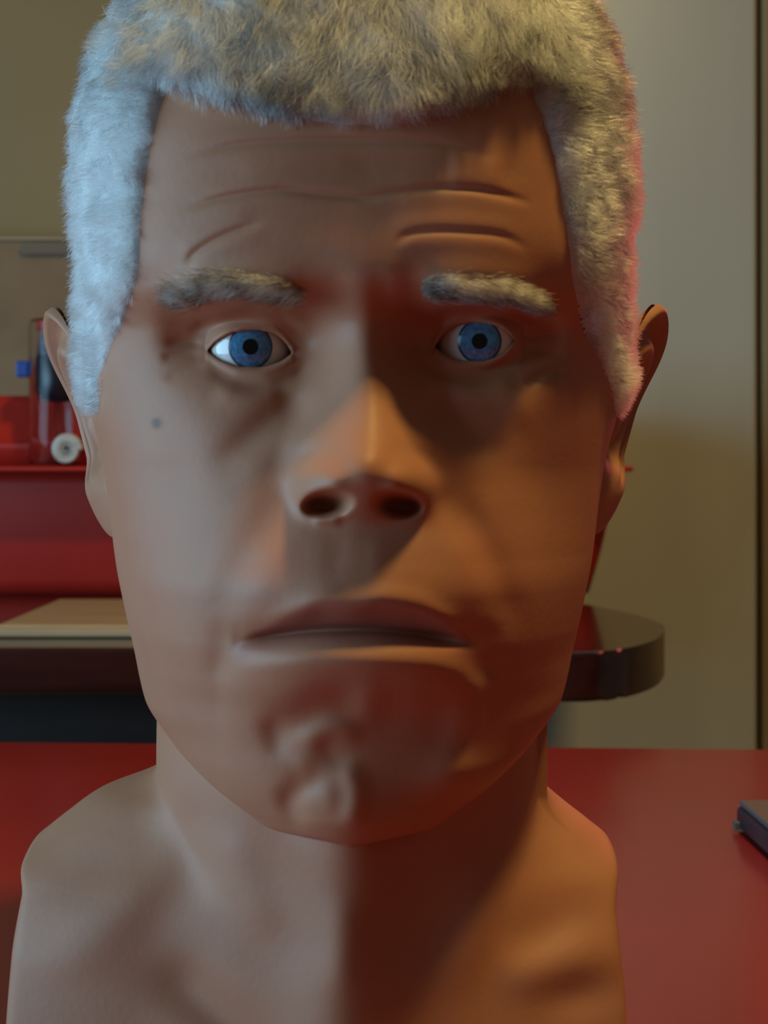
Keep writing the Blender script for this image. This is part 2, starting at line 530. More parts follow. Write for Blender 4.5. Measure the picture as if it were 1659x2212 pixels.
# rows: a little denser over the face
zs = np.linspace(TT + .0006, Z_TOP - .0002, NZ)
zs = np.concatenate([zs[:-30], Z_TOP - .0002 - (Z_TOP - .0002 - zs[-30]) * (1 - np.linspace(0, 1, 30)) ** 2])
TH2, Z2 = np.meshgrid(TH, zs)
BX, BY = base_points(TH2, Z2)
PX = CX + F * BX / BY
PY = HOR + F * (ZC - Z2) / BY
WF = sstep(0.02, 0.42, np.cos(TH2))                # features only on the front
D = np.zeros_like(PX)                              # millimetres towards the camera


def seg_dist(poly, px, py):
    d2 = np.full(px.shape, 1e12)
    tt = np.zeros(px.shape)
    n = len(poly) - 1
    for i in range(n):
        a, b2 = poly[i], poly[i + 1]
        v = b2 - a
        t_ = np.clip(((px - a[0]) * v[0] + (py - a[1]) * v[1]) / (v @ v + 1e-9), 0, 1)
        q = (px - a[0] - v[0] * t_) ** 2 + (py - a[1] - v[1] * t_) ** 2
        hit = q < d2
        d2 = np.where(hit, q, d2)
        tt = np.where(hit, (i + t_) / n, tt)
    return np.sqrt(d2), tt


def window(px, py, pts, m):
    p = np.array(pts, float)
    return (px > p[:, 0].min() - m) & (px < p[:, 0].max() + m) & (py > p[:, 1].min() - m) & (py < p[:, 1].max() + m)


def ridge(pts, sig, amp, taper=0.25, tgt=None):
    tgt = D if tgt is None else tgt
    poly = catmull(pts, 5)
    wnd = window(PX, PY, poly, 3.6 * sig) & (WF > 0)
    d, t_ = seg_dist(poly, PX[wnd], PY[wnd])
    tp = 1.0
    if taper:
        tp = np.clip(np.minimum(t_, 1 - t_) / taper, 0, 1)
        tp = tp * tp * (3 - 2 * tp)
    tgt[wnd] += amp * tp * np.exp(-.5 * (d / sig) ** 2)


def blob(cx, cy, sx_, sy_, amp, rot_=0.0, p=1.0, tgt=None):
    tgt = D if tgt is None else tgt
    a = R(rot_)
    dx, dy = PX - cx, PY - cy
    m = max(sx_, sy_) * 4
    wnd = (np.abs(dx) < m) & (np.abs(dy) < m) & (WF > 0)
    dx, dy = dx[wnd], dy[wnd]
    q = ((dx * math.cos(a) + dy * math.sin(a)) / sx_) ** 2 + ((-dx * math.sin(a) + dy * math.cos(a)) / sy_) ** 2
    tgt[wnd] += amp * np.exp(-.5 * q ** p)


def crease(pts, sig, amp, puff=0.5, off=(0, 1)):
    """a fold: narrow groove with soft swellings on both sides"""
    ridge(pts, sig, -amp)
    p = np.array(pts, float)
    o_ = np.array(off, float)
    ridge(p + o_ * sig * 3.2, sig * 2.4, amp * puff)
    ridge(p - o_ * sig * 3.2, sig * 2.4, amp * puff)


def blur(A, r, k=3):
    for _ in range(k):
        for ax in (0, 1):
            c = np.cumsum(np.concatenate([np.repeat(A.take([0], ax), r + 1, ax), A, np.repeat(A.take([-1], ax), r, ax)], ax), ax)
            n_ = A.shape[ax]
            A = (c.take(np.arange(2 * r + 1, 2 * r + 1 + n_), ax) - c.take(np.arange(n_), ax)) / (2 * r + 1)
    return A


DT = np.zeros_like(D)


def commit(r):
    """smooth what has been added so far and keep it"""
    global D, DT
    DT = DT + (blur(D, r) if r else D)
    D = np.zeros_like(DT)


# --- forehead
crease([(385, 345), (500, 315), (640, 305), (830, 305), (960, 312), (1085, 345)], 6.5, 1.0, .4)
crease([(375, 460), (480, 428), (600, 412), (700, 421), (790, 428), (870, 416)], 6.5, 1.2, .4)
crease([(790, 428), (900, 410), (1000, 408), (1080, 420), (1165, 445)], 6.5, .8, .45)
crease([(395, 580), (430, 540), (500, 502), (575, 480)], 7, 1.0, .4, (.5, .8))
crease([(848, 535), (880, 507), (940, 499), (1020, 502), (1090, 512), (1155, 548)], 7, .75, .5)
ridge([(470, 370), (640, 355), (800, 362)], 24, .5)
ridge([(960, 360), (1100, 370)], 26, .8)
blob(560, 330, 170, 150, 1.5); blob(1000, 330, 150, 150, 1.5)
D *= .9
commit(0)
# --- brow
ridge([(350, 670), (420, 635), (520, 622), (620, 632), (690, 655)], 36, 5.6, .3)
ridge([(1195, 665), (1120, 632), (1030, 618), (950, 626), (890, 650)], 36, 5.2, .3)
blob(785, 610, 75, 60, 2.2)
ridge([(720, 690), (728, 640), (715, 590)], 13, -1.6)
ridge([(840, 690), (826, 640), (838, 585)], 13, -1.8)
ridge([(865, 560), (848, 600), (868, 650)], 12, 1.4)
ridge([(700, 575), (690, 610), (700, 650)], 14, .9)
# --- eye sockets
blob(535, 724, 135, 64, -11.0); blob(1038, 718, 135, 64, -11.0)
blob(672, 742, 42, 52, -6.0); blob(893, 738, 42, 52, -6.5)
blob(415, 728, 50, 40, -3.5); blob(1155, 720, 50, 40, -3.5)
ridge([(352, 610), (338, 690), (345, 790)], 26, 1.6); ridge([(1212, 610), (1226, 690), (1220, 790)], 26, 1.6)
commit(4)
# --- nose
xc = 786.0
Hn = spl([(540, 0), (640, 1.6), (700, 5.4), (760, 9.6), (850, 14.2), (920, 18.0), (970, 20.5), (1000, 21.8), (1030, 20.8), (1060, 16.5), (1085, 11.5), (1105, 7.0), (1122, 2.5), (1142, 0), (1200, 0)], PY)
Wb = spl([(540, 75), (640, 80), (720, 90), (800, 108), (900, 135), (980, 155), (1040, 155), (1100, 120), (1140, 95)], PY)
xr_ = spl([(540, 784), (760, 793), (900, 797), (1000, 790), (1100, 782)], PY)
uu = (PX - xr_) / Wb
tri = np.clip(1.24 - np.sqrt(uu ** 2 + .06), 0, 1)
rnd = np.exp(-np.abs(uu / .66) ** 2.6)
tipw = .55 * sstep(930, 1010, PY)
D += np.where(np.abs(PX - xc) < 420, Hn * (tri * (1 - tipw) + rnd * tipw), 0)
blob(790, 1000, 62, 46, 2.2)
blob(684, 1050, 46, 46, 7.0, 0, 1.7); blob(894, 1050, 46, 48, 7.5, 0, 1.7)
ridge([(700, 965), (650, 1000), (629, 1055), (640, 1112)], 10, -2.4)
ridge([(880, 965), (930, 1000), (951, 1055), (938, 1120)], 10, -2.4)
commit(3)
blob(706, 1088, 40, 20, -15, -6, 2.6); blob(862, 1090, 38, 20, -14, 6, 2.6)
ridge([(672, 1120), (740, 1122)], 9, 1.2)
commit(1)
# --- cheeks and folds
blob(400, 905, 120, 90, 5.0); blob(1160, 895, 105, 85, 6.5)
blob(560, 1010, 80, 75, 1.2); blob(1010, 1010, 75, 75, 2.5)
ridge([(655, 838), (610, 890), (545, 950), (440, 1030)], 19, -3.6, .3)
ridge([(915, 838), (955, 890), (1015, 945), (1110, 1000)], 19, -3.6, .3)
ridge([(1245, 825), (1160, 845), (1080, 905)], 34, 2.6)
ridge([(640, 900), (580, 960), (500, 1030)], 24, 1.4)
ridge([(930, 905), (990, 965), (1070, 1020)], 24, 1.4)
ridge([(640, 1020), (590, 1110), (540, 1195), (490, 1290), (470, 1390)], 24, -1.7, .25)
ridge([(945, 1020), (1000, 1110), (1050, 1195), (1085, 1290), (1095, 1390)], 22, -2.8, .25)
ridge([(605, 1160), (560, 1240), (530, 1320)], 26, 1.0)
ridge([(980, 1150), (1030, 1240), (1050, 1320)], 26, 1.2)
blob(345, 1130, 70, 150, -2.5, 10); blob(1210, 1130, 70, 150, -2.5, -10)
blob(1130, 1190, 70, 110, 2.0)
blob(400, 1230, 80, 90, 1.2)
commit(5)
# --- mouth region (muzzle)
blob(770, 1290, 250, 140, 3.5); blob(768, 1230, 170, 120, 4.0)
line = [(500, 1392), (560, 1378), (640, 1366), (720, 1360), (800, 1360), (880, 1366), (960, 1378), (1030, 1390)]
yl = spl([(p[0], p[1]) for p in line], PX)
inm = (PX > 500) & (PX < 1030)
mx = np.clip(1 - ((PX - 766) / 268) ** 2, 0, 1)
ytop = spl([(500, 1390), (560, 1362), (640, 1318), (700, 1292), (762, 1300), (830, 1290), (900, 1302), (970, 1340), (1030, 1388)], PX)
dy = PY - yl
# upper lip: overhangs and rolls back into the line
upl = np.clip((PY - ytop) / np.maximum(yl - ytop, 1), -1, 1)
cor = sstep(500, 585, PX) * sstep(1030, 945, PX)
D += np.where(inm & (PY < yl + 30), cor * 1.8 * np.exp(-((PY - ytop - 6) / 30) ** 2), 0)
D += np.where(inm, -5.0 * (.25 * np.minimum(1, mx * 8) + .75 * cor) * np.exp(-(dy / np.where(dy < 0, 34, 17)) ** 2), 0)
# lower lip shelf
ylow = spl([(480, 1440), (560, 1425), (680, 1412), (800, 1414), (920, 1420), (1000, 1440), (1040, 1480)], PX)
mx2 = np.clip(1 - ((PX - 766) / 295) ** 4, 0, 1)
commit(1)
D += np.where(PY > yl, sstep(0, 26, PY - yl) * mx2 * 6.4 * np.exp(-(np.abs(PY - ylow - 26) / np.where(PY < ylow + 26, 44, 80 + 65 * sstep(770, 620, PX))) ** 2.2), 0)
commit(2)
ridge([(510, 1391), (560, 1378), (640, 1366), (720, 1361), (800, 1361), (880, 1367), (960, 1379), (1022, 1390)], 7, -3.6)
commit(0)
ridge([(478, 1340), (486, 1400), (470, 1480)], 20, -2.2)
ridge([(1062, 1340), (1050, 1400), (1066, 1480)], 20, -2.2)
ridge([(540, 1600), (630, 1560), (720, 1510), (790, 1525)], 24, -2.8)
ridge([(790, 1525), (900, 1535), (1000, 1560)], 45, -1.6)
commit(4)
# philtrum
ridge([(738, 1150), (733, 1200), (728, 1262)], 11, -1.2)
ridge([(760, 1125), (757, 1190), (752, 1265)], 9, .8)
ridge([(783, 1150), (780, 1200), (778, 1265)], 9, -.7)
ridge([(805, 1150), (808, 1200), (806, 1275)], 11, .8)
commit(4)
# --- chin
blob(700, 1690, 120, 105, 3.0)
blob(1000, 1668, 55, 38, 4.6, -15)
blob(560, 1640, 60, 80, 1.0)
ridge([(640, 1620), (680, 1590), (730, 1575), (790, 1600)], 16, 2.6)
ridge([(640, 1630), (665, 1665), (650, 1690)], 12, 1.8)
ridge([(665, 1740), (640, 1715), (660, 1690), (700, 1660)], 18, -2.8)
ridge([(620, 1700), (625, 1745), (660, 1785)], 14, -2.4)
ridge([(735, 1640), (765, 1690), (768, 1740), (745, 1800)], 14, 2.6)
ridge([(705, 1690), (708, 1730), (700, 1760)], 9, 1.0)
ridge([(700, 1590), (720, 1640), (760, 1640)], 8, -1.3)
ridge([(580, 1545), (600, 1600), (590, 1640)], 14, -1.6)
D *= .8
commit(3)
# --- neck and chest
ridge([(752, 1840), (748, 1950), (742, 2080), (735, 2240)], 80, 5.5, 0)
ridge([(738, 1930), (742, 2050), (730, 2160)], 26, 1.0)
ridge([(345, 1640), (350, 1800), (360, 1950)], 24, .8)
ridge([(395, 1720), (400, 1820), (440, 1960)], 26, -.8)
ridge([(480, 1780), (520, 1900), (600, 2040)], 34, .9)
ridge([(1150, 1700), (1110, 1850), (1040, 2000), (940, 2180)], 30, 1.4, .3)
ridge([(390, 2120), (460, 2180), (540, 2260)], 30, -3.0, 0)
ridge([(180, 1830), (165, 1900), (160, 1960)], 22, -2.6)
ridge([(80, 1980), (78, 2050)], 14, -2.0)
ridge([(250, 1780), (160, 1870), (120, 1960)], 26, -1.6)
ridge([(330, 1830), (230, 1960), (120, 2060), (60, 2110)], 34, 2.4)
ridge([(1300, 1900), (1230, 1990), (1100, 2080)], 32, -2.0)
ridge([(1330, 2030), (1220, 2060), (1080, 2140)], 30, 2.4)
ridge([(1330, 2130), (1250, 2150), (1180, 2190)], 16, -2.4)
D *= 1.7
commit(7)
D = DT * WF
YN = BY - D * 1e-3

# --- eyes: lids wrap the eyeballs, the opening is cut back behind them
RE, RL = .0125, .0134
EYES = [dict(c=at(541, 752,   .4415), iris=(541, 749), up=[(450, 758), (474, 736), (510, 720), (548, 715), (590, 723), (615, 742), (630, 763)],
             lo=[(450, 758), (478, 776), (520, 789), (560, 791), (602, 781), (630, 763)]),
        dict(c=at(1034, 740, .4415), iris=(1036, 737), up=[(940, 749), (960, 723), (990, 705), (1030, 699), (1075, 708), (1097, 722), (1110, 736)],
             lo=[(940, 749), (965, 766), (1000, 776), (1040, 777), (1080, 765), (1110, 736)])]
for e in EYES:
    c = e['c']
    dxr, dzr = (PX - CX) / F, -(PY - HOR) / F       # ray = (dx,1,dz)*Y from the camera
    a = dxr ** 2 + 1 + dzr ** 2
    bq = -(dxr * c.x + c.y + dzr * (c.z - ZC))
    for rad in (RL,):
        cq = c.x ** 2 + c.y ** 2 + (c.z - ZC) ** 2 - rad ** 2
        disc = bq * bq - a * cq
    Ylid = np.where(disc > 0, (-bq - np.sqrt(np.maximum(disc, 0))) / a, 9.0)
    near = (WF > .5) & (np.abs(PX - (CX + F * c.x / c.y)) < 130) & (np.abs(PY - (HOR - F * (c.z - ZC) / c.y)) < 110)
    Yl = -smax(-YN, -Ylid, .0022)
    YN = np.where(near & (disc > 0), Yl, YN)
    x0, x1 = e['up'][0][0], e['up'][-1][0]
    yu, yd = spl(e['up'], PX), spl(e['lo'], PX)
    s = np.minimum(PY - yu, yd - PY)
    op = sstep(-3, 4, s) * (PX > x0) * (PX < x1) * near
    # lid margins: a slight roll
    mar = np.exp(-((s + 12) / 8) ** 2) * (PX > x0 - 4) * (PX < x1 + 4) * near
    YN = YN - mar * .0006
    YN = YN + op * .011
D[:] = 0
# upper lid folds, bags, crow's feet
ridge([(400, 728), (440, 703), (500, 686), (560, 682), (620, 696), (665, 735)], 9, -1.8)
ridge([(1165, 716), (1125, 690), (1065, 670), (1005, 670), (945, 690), (905, 735)], 9, -1.8)
ridge([(430, 700), (520, 660), (620, 670)], 20, 1.2); ridge([(1140, 690), (1050, 650), (950, 660)], 20, 1.2)
ridge([(440, 790), (500, 822), (570, 832), (640, 812), (672, 775)], 11, -1.6)
ridge([(1125, 770), (1060, 808), (1000, 815), (940, 800), (905, 765)], 11, -1.6)
ridge([(455, 830), (540, 860), (620, 850)], 24, 1.2); ridge([(1120, 815), (1040, 850), (960, 840)], 24, 1.2)
ridge([(352, 742), (400, 738), (440, 745)], 6, -.9)
ridge([(345, 775), (390, 768), (445, 765)], 6, -1.0)
ridge([(350, 820), (400, 800), (450, 785)], 6, -.6)
ridge([(1215, 720), (1165, 722), (1120, 730)], 6, -.9)
ridge([(1225, 800), (1180, 805), (1130, 835)], 8, -1.4)
ridge([(1230, 770), (1180, 760), (1120, 750)], 6, -.7)
blob(337, 914, 8, 7, .7)
YN = YN - blur(D, 1, 2) * WF * 1e-3
s = YN / BY                                       # slide along the line of sight
VX, VY, VZ = BX * s, YN, ZC + (Z2 - ZC) * s

# pigment: lips, mole, flush
lip = np.zeros_like(PX)
edge_t = sstep(-6, 10, PY - ytop) * sstep(46, 22, PY - yl) * sstep(490, 530, PX) * sstep(1035, 1000, PX)
lip += edge_t * WF
flush = np.zeros_like(PX)
for q in ((300, 1180, 70, 120, 1), (600, 1180, 40, 90, .8), (1040, 1180, 60, 120, .5), (1270, 1000, 40, 200, .8), (800, 980, 80, 60, .4), (1100, 1300, 80, 120, .6), (980, 1560, 150, 120, .4), (250, 960, 30, 60, .8)):
    blob(*q[:4], q[4], tgt=flush)
mole = np.zeros_like(PX)
blob(337, 914, 9, 8, 1.0, 30, 1.5, tgt=mole)


def grid_faces(nr, nc, off=0, wrap=True):
    r = np.arange(nr - 1)[:, None]
    c = np.arange(nc if wrap else nc - 1)[None, :]
    c2 = (c + 1) % nc
    return np.stack([r * nc + c, r * nc + c2, (r + 1) * nc + c2, (r + 1) * nc + c], -1).reshape(-1, 4) + off


def mesh_np(name, verts, quads, tris=()):
    me = bpy.data.meshes.new(name)
    quads = np.asarray(quads, np.int32).reshape(-1, 4)
    tris = np.asarray(tris, np.int32).reshape(-1, 3)
    nq, nt_ = len(quads), len(tris)
    me.vertices.add(len(verts))
    me.vertices.foreach_set('co', np.ascontiguousarray(verts, np.float32).ravel())
    me.loops.add(nq * 4 + nt_ * 3)
    me.loops.foreach_set('vertex_index', np.concatenate([quads.ravel(), tris.ravel()]).astype(np.int32))
    me.polygons.add(nq + nt_)
    st = np.concatenate([np.arange(nq) * 4, nq * 4 + np.arange(nt_) * 3]).astype(np.int32)
    me.polygons.foreach_set('loop_start', st)
    me.update(calc_edges=True)
    me.validate()
    return me


verts = np.stack([VX, VY, VZ], -1).reshape(-1, 3)
nv0 = len(verts)
quads = grid_faces(NZ, NT)
top_c = verts[-NT:].mean(0) + np.array([0, 0, .0002])
bot_c = np.array([XA, YA, zs[0]])
verts = np.concatenate([verts, top_c[None], bot_c[None]])
k = np.arange(NT); k2 = (k + 1) % NT
tris = np.concatenate([np.stack([(NZ - 1) * NT + k, (NZ - 1) * NT + k2, np.full(NT, nv0)], -1), np.stack([k2, k, np.full(NT, nv0 + 1)], -1)])


# --- ears (grown into the same skin)
def ear(side, root, allv, allq):
    out = [(1, 25), (9, 36), (20, 39), (31, 34), (37, 22), (37, 7), (32, -8), (26, -20), (22, -31), (15, -38), (5, -39), (-2, -32), (-3, -18), (-4, -4), (-4, 10), (-2, 19)]
    oc = catmull(out + [out[0]], 6)[:-1]
    n = len(oc)
    cen = np.array([14.0, 3.0])
    nr = 26
    rr = np.linspace(0, 1, nr)
    V = []
    for layer in (0, 1):
        for r_ in rr:
            for j in range(n):
                q = cen + (oc[j] - cen) * r_
                a_, b_ = q
                ang = math.atan2(oc[j][1] - cen[1], oc[j][0] - cen[0])
                lobe = float(sstep(-12, -26, b_))
                backw = float(sstep(-6, 8, oc[j][0] - 6)) * (1 - lobe)
                h = 0
                if layer == 0:
                    hel = 4.2 * math.exp(-((r_ - .93) / .075) ** 2) - 1.4 * math.exp(-((r_ - .76) / .09) ** 2)
                    anti = 3.0 * math.exp(-((r_ - .56) / .11) ** 2)
                    h += backw * (hel + anti)
                    h += (1 - lobe) * (-8.0 * math.exp(-(((a_ - 11) / 8) ** 2 + ((b_ + 1) / 10) ** 2)))
                    h += 3.2 * math.exp(-(((a_ + 0) / 3.5) ** 2 + ((b_ + 3) / 6) ** 2))
                    h += lobe * 2.0 * (1 - r_ ** 3)
                    h += 1.0 * math.sqrt(max(0, 1 - r_ ** 6))
                else:
                    h = -2.4 * math.sqrt(max(0, 1 - r_ ** 5)) - 5.5 * (1 - r_) * (1 - lobe)
                al = R(13 + 9 * float(sstep(0, 30, b_)) + 18 * lobe)
                # plane of the ear: runs back and outwards
                X = side * (a_ * math.sin(al) + h * math.cos(al) + .26 * b_)
                Yb = a_ * math.cos(al) - h * math.sin(al)
                tilt = .10
                V.append((root[0] + (X) * 1e-3, root[1] + (Yb + tilt * b_) * 1e-3, root[2] + b_ * 1e-3))
    V = np.array(V)
    base = sum(len(v) for v in allv)
    q0 = grid_faces(nr, n, base)
    q1 = grid_faces(nr, n, base + nr * n)
    if side > 0:
        q1 = q1[:, ::-1]
    else:
        q0 = q0[:, ::-1]
    allv.append(V)
    allq += [q0, q1]


allv, allq = [verts], [quads]
el = at(204, 905, .492); er = at(1326, 898, .492)
ear(-1, (el.x, el.y, el.z), allv, allq)
ear(1, (er.x, er.y, er.z), allv, allq)
verts_all = np.concatenate(allv)
me = mesh_np('skin', verts_all, np.concatenate(allq), tris)


def vattr(me, name, arr, n):
    at_ = me.attributes.new(name, 'FLOAT', 'POINT')
    full = np.zeros(n, np.float32)
    full[:arr.size] = arr.ravel()
    at_.data.foreach_set('value', full)


vattr(me, 'lip', np.clip(lip, 0, 1), len(me.vertices))
vattr(me, 'flush', np.clip(flush, 0, 1), len(me.vertices))
vattr(me, 'mole', np.clip(mole, 0, 1), len(me.vertices))

m_skin = mat('latex_skin', (0.5, 0.33, 0.27), 0.52)
nt = m_skin.node_tree
N, L = nt.nodes, nt.links
b_ = N['Principled BSDF']
b_.inputs['Subsurface Weight'].default_value = 0.0
b_.inputs['Subsurface Radius'].default_value = (1.0, 0.4, 0.2)
b_.inputs['Subsurface Scale'].default_value = 0.003
b_.inputs['Specular IOR Level'].default_value = 0.35
tc = N.new('ShaderNodeTexCoord')
nz = N.new('ShaderNodeTexNoise'); nz.inputs['Scale'].default_value = 35; nz.inputs['Detail'].default_value = 5
L.new(tc.outputs['Object'], nz.inputs['Vector'])
rp = N.new('ShaderNodeValToRGB')
rp.color_ramp.elements[0].position = .3; rp.color_ramp.elements[1].position = .7
rp.color_ramp.elements[0].color = (0.455, 0.195, 0.108, 1); rp.color_ramp.elements[1].color = (0.495, 0.223, 0.126, 1)
L.new(nz.outputs[0], rp.inputs[0])
prev = rp.outputs[0]
for an_, col, k_ in (('flush', (0.53, 0.19, 0.105, 1), .5), ('lip', (0.40, 0.145, 0.10, 1), .75), ('mole', (0.12, 0.07, 0.07, 1), .8)):
    a_ = N.new('ShaderNodeAttribute'); a_.attribute_name = an_
    mu = N.new('ShaderNodeMath'); mu.operation = 'MULTIPLY'; mu.inputs[1].default_value = k_
    L.new(a_.outputs['Fac'], mu.inputs[0])
    mx_ = N.new('ShaderNodeMix'); mx_.data_type = 'RGBA'
    L.new(mu.outputs[0], mx_.inputs[0]); L.new(prev, mx_.inputs[6]); mx_.inputs[7].default_value = col
    prev = mx_.outputs[2]
L.new(prev, b_.inputs['Base Color'])
nz2 = N.new('ShaderNodeTexNoise'); nz2.inputs['Scale'].default_value = 420; nz2.inputs['Detail'].default_value = 3
L.new(tc.outputs['Object'], nz2.inputs['Vector'])
bp = N.new('ShaderNodeBump'); bp.inputs['Strength'].default_value = .12; bp.inputs['Distance'].default_value = .0006
L.new(nz2.outputs[0], bp.inputs['Height']); L.new(bp.outputs[0], b_.inputs['Normal'])

head = empty('display_head', (XA, YA, TT), 'lifelike latex head with cropped grey hair and blue eyes on the red table', 'bust')
skin = link('skin', me, m_skin, head)

# --- eyeballs
m_scl = mat('sclera', (0.72, 0.70, 0.68), 0.08, Coat_Weight=0.6, Coat_Roughness=0.03)
m_iris = noisy(mat('iris_blue', (0.05, 0.14, 0.32), 0.15, Coat_Weight=1.0, Coat_Roughness=0.03), (0.035, 0.15, 0.30), (0.085, 0.28, 0.48), 900, 3)
m_ring = mat('iris_rim', (0.03, 0.075, 0.13), 0.2)
m_pup = mat('pupil', (0.004, 0.004, 0.005), 0.05)


def cap_ring(cen, axis, rad, a0, a1, n=48, rows=6):
    b = bmesh.new()
    q = axis.to_track_quat('Z', 'Y')
    rings = []
    for i in range(rows + 1):
        a = a0 + (a1 - a0) * i / rows
        if a < 1e-5:
            rings.append([b.verts.new(cen + q @ Vector((0, 0, rad)))])
        else:
            rings.append([b.verts.new(cen + q @ Vector((rad * math.sin(a) * math.cos(2 * math.pi * k / n), rad * math.sin(a) * math.sin(2 * math.pi * k / n), rad * math.cos(a)))) for k in range(n)])
    for x, y in zip(rings, rings[1:]):
        for k in range(n):
            if len(x) == 1:
                b.faces.new((x[0], y[k], y[(k + 1) % n]))
            else:
                b.faces.new((x[k], y[k], y[(k + 1) % n], x[(k + 1) % n]))
    return b


for e in EYES:
    c = e['c']
    tgt = at(e['iris'][0], e['iris'][1], c.y - RE)
    ax = (tgt - c).normalized()
    b = cap_ring(c, ax, RE, 0, R(178), 48, 40)
    eb = bm_obj('eyeball', b, m_scl, head, True)
    bm_obj('iris', cap_ring(c, ax, RE + .00012, R(9), R(27.5), 48, 5), m_iris, eb, True)
    bm_obj('iris_rim', cap_ring(c, ax, RE + .00013, R(27.2), R(30.5), 48, 2), m_ring, eb, True)
    bm_obj('pupil', cap_ring(c, ax, RE + .00014, 0, R(10.5), 32, 3), m_pup, eb, True)

# ------------------------------------------------------------------ hair
XL = [(-400, 420), (100, 380), (188, 358), (300, 331), (400, 313), (500, 304), (580, 298), (640, 280), (700, 256), (740, 238), (800, 226), (895, 219), (2000, 219)]
XR = [(-400, 1100), (100, 1125), (180, 1143), (250, 1168), (350, 1197), (500, 1224), (600, 1242), (700, 1270), (800, 1303), (905, 1328), (2000, 1328)]
YTOP = [(-200, 188), (340, 188), (372, 190), (440, 208), (540, 232), (640, 258), (740, 273), (830, 272), (920, 250), (1000, 222), (1080, 196), (1140, 180), (2000, 180)]


def hair_depth(px, py, th, z):
    """distance (px) inside the hairline, negative outside"""
    front = np.abs(th) < R(100)
    dl = spl(XL, py) - px
    dr = px - spl(XR, py)
    dt = spl(YTOP, px) - py
    low = 893 - py
    side = np.minimum(np.maximum(dl, dr), low)
    d = np.maximum(side, dt)
    zn = zof(1180, .52)
    dback = (z - zn) / .52 * F
    # behind the ears the hair runs down to the nape
    wgt = sstep(R(96), R(112), np.abs(th))
    return np.where(front & (wgt < .01), d, np.maximum(np.where(front, d, low), np.minimum(dback, (np.abs(th) - R(100)) * 600)))


HT = 300
uh = np.linspace(-1, 1, HT, endpoint=False)
THh = np.pi * (0.75 * uh + 0.25 * uh ** 3)
zh = np.linspace(zof(1300, .5), Z_TOP - .0004, 260)
zh = np.concatenate([zh[:-14], Z_TOP - .0004 - (Z_TOP - .0004 - zh[-14]) * (1 - np.linspace(0, 1, 14)) ** 2])
T3, Z3 = np.meshgrid(THh, zh)
hx, hy = base_points(T3, Z3)
hpx, hpy = CX + F * hx / hy, HOR + F * (ZC - Z3) / hy
hd = hair_depth(hpx, hpy, T3, Z3)
# outward normals
P3 = np.stack([hx, hy, Z3], -1)
dth = np.roll(P3, -1, 1) - np.roll(P3, 1, 1)
dz = np.gradient(P3, axis=0)
nn = np.cross(dth, dz)
nn /= np.linalg.norm(nn, axis=-1, keepdims=True) + 1e-12
ctr = np.array([XA, YA, zof(450, .49)])
flip = ((P3 - ctr) * nn).sum(-1) < 0
nn[flip] *= -1
topness = sstep(330, 60, hpy) * (np.abs(T3) < R(120))
Tmm = 1.0 + 3.2 * sstep(720, 380, hpy) + 6.0 * topness * sstep(R(70), R(20), np.abs(T3))
lump = (np.sin(hpx * .021 + hpy * .013) + np.sin(hpx * .037 - hpy * .029 + 1.3) + np.sin(hpy * .05 + hpx * .008)) * .35
soft = np.clip(hd / (42 + 80 * sstep(R(38), R(50), np.abs(T3)) * sstep(150, 240, hpy)), -1, 1)
thick = np.where(hd > 0, (Tmm + lump) * np.sqrt(np.clip(1 - (1 - soft) ** 2, 0, 1)), np.maximum(-2.5, hd * .12))
cap = P3 + nn * (thick * 1e-3)[..., None]
q = grid_faces(len(zh), HT)
keep = (hd.reshape(-1)[q] > -14).all(1)
q = q[keep]
cv = np.concatenate([cap.reshape(-1, 3), (cap[-1].mean(0) + np.array([0, 0, .0004]))[None]])
ntop = len(cv) - 1
tb = (len(zh) - 1) * HT
kk = np.arange(HT)
ct_ = np.stack([tb + kk, tb + (kk + 1) % HT, np.full(HT, ntop)], -1)
used = np.zeros(len(cv), bool); used[q.ravel()] = True; used[ct_.ravel()] = True
remap = np.cumsum(used) - 1
me = mesh_np('hair', cv[used], remap[q], remap[ct_])
m_haircap = noisy(mat('grey_hair_base', (0.22, 0.22, 0.21), 0.8), (0.34, 0.34, 0.33), (0.62, 0.62, 0.60), 70, 5)
hair = link('hair', me, m_haircap, head)


def strands(name, roots, dirs, length, bend, rad, m, parent, npt=5):
    """hair strands as real curves. dirs: unit direction at the root; bend: direction at the tip"""
    n = len(roots)
    t_ = np.linspace(0, 1, npt)
    pts = np.zeros((n, npt, 3))
    p = roots.copy()
    pts[:, 0] = p
    for i in range(1, npt):
        d = dirs * (1 - t_[i]) + bend * t_[i]
        d /= np.linalg.norm(d, axis=1, keepdims=True) + 1e-9
        p = p + d * (length / (npt - 1))[:, None]
        pts[:, i] = p
    off = Vector((0, 0, 0)); q_ = parent
    while q_:
        off += Vector(q_.location); q_ = q_.parent
    pts -= np.array(off)
    cu = bpy.data.hair_curves.new(name)
    cu.add_curves([npt] * n)
    cu.points.foreach_set('position', pts.astype(np.float32).ravel())
    rd = np.tile(rad * (1 - .75 * t_ ** 2), n).astype(np.float32)
    cu.points.foreach_set('radius', rd)
    cu.materials.append(m)
    o = bpy.data.objects.new(name, cu)
    C.objects.link(o)
    o.parent = parent
    o['kind'] = 'stuff'
    return o


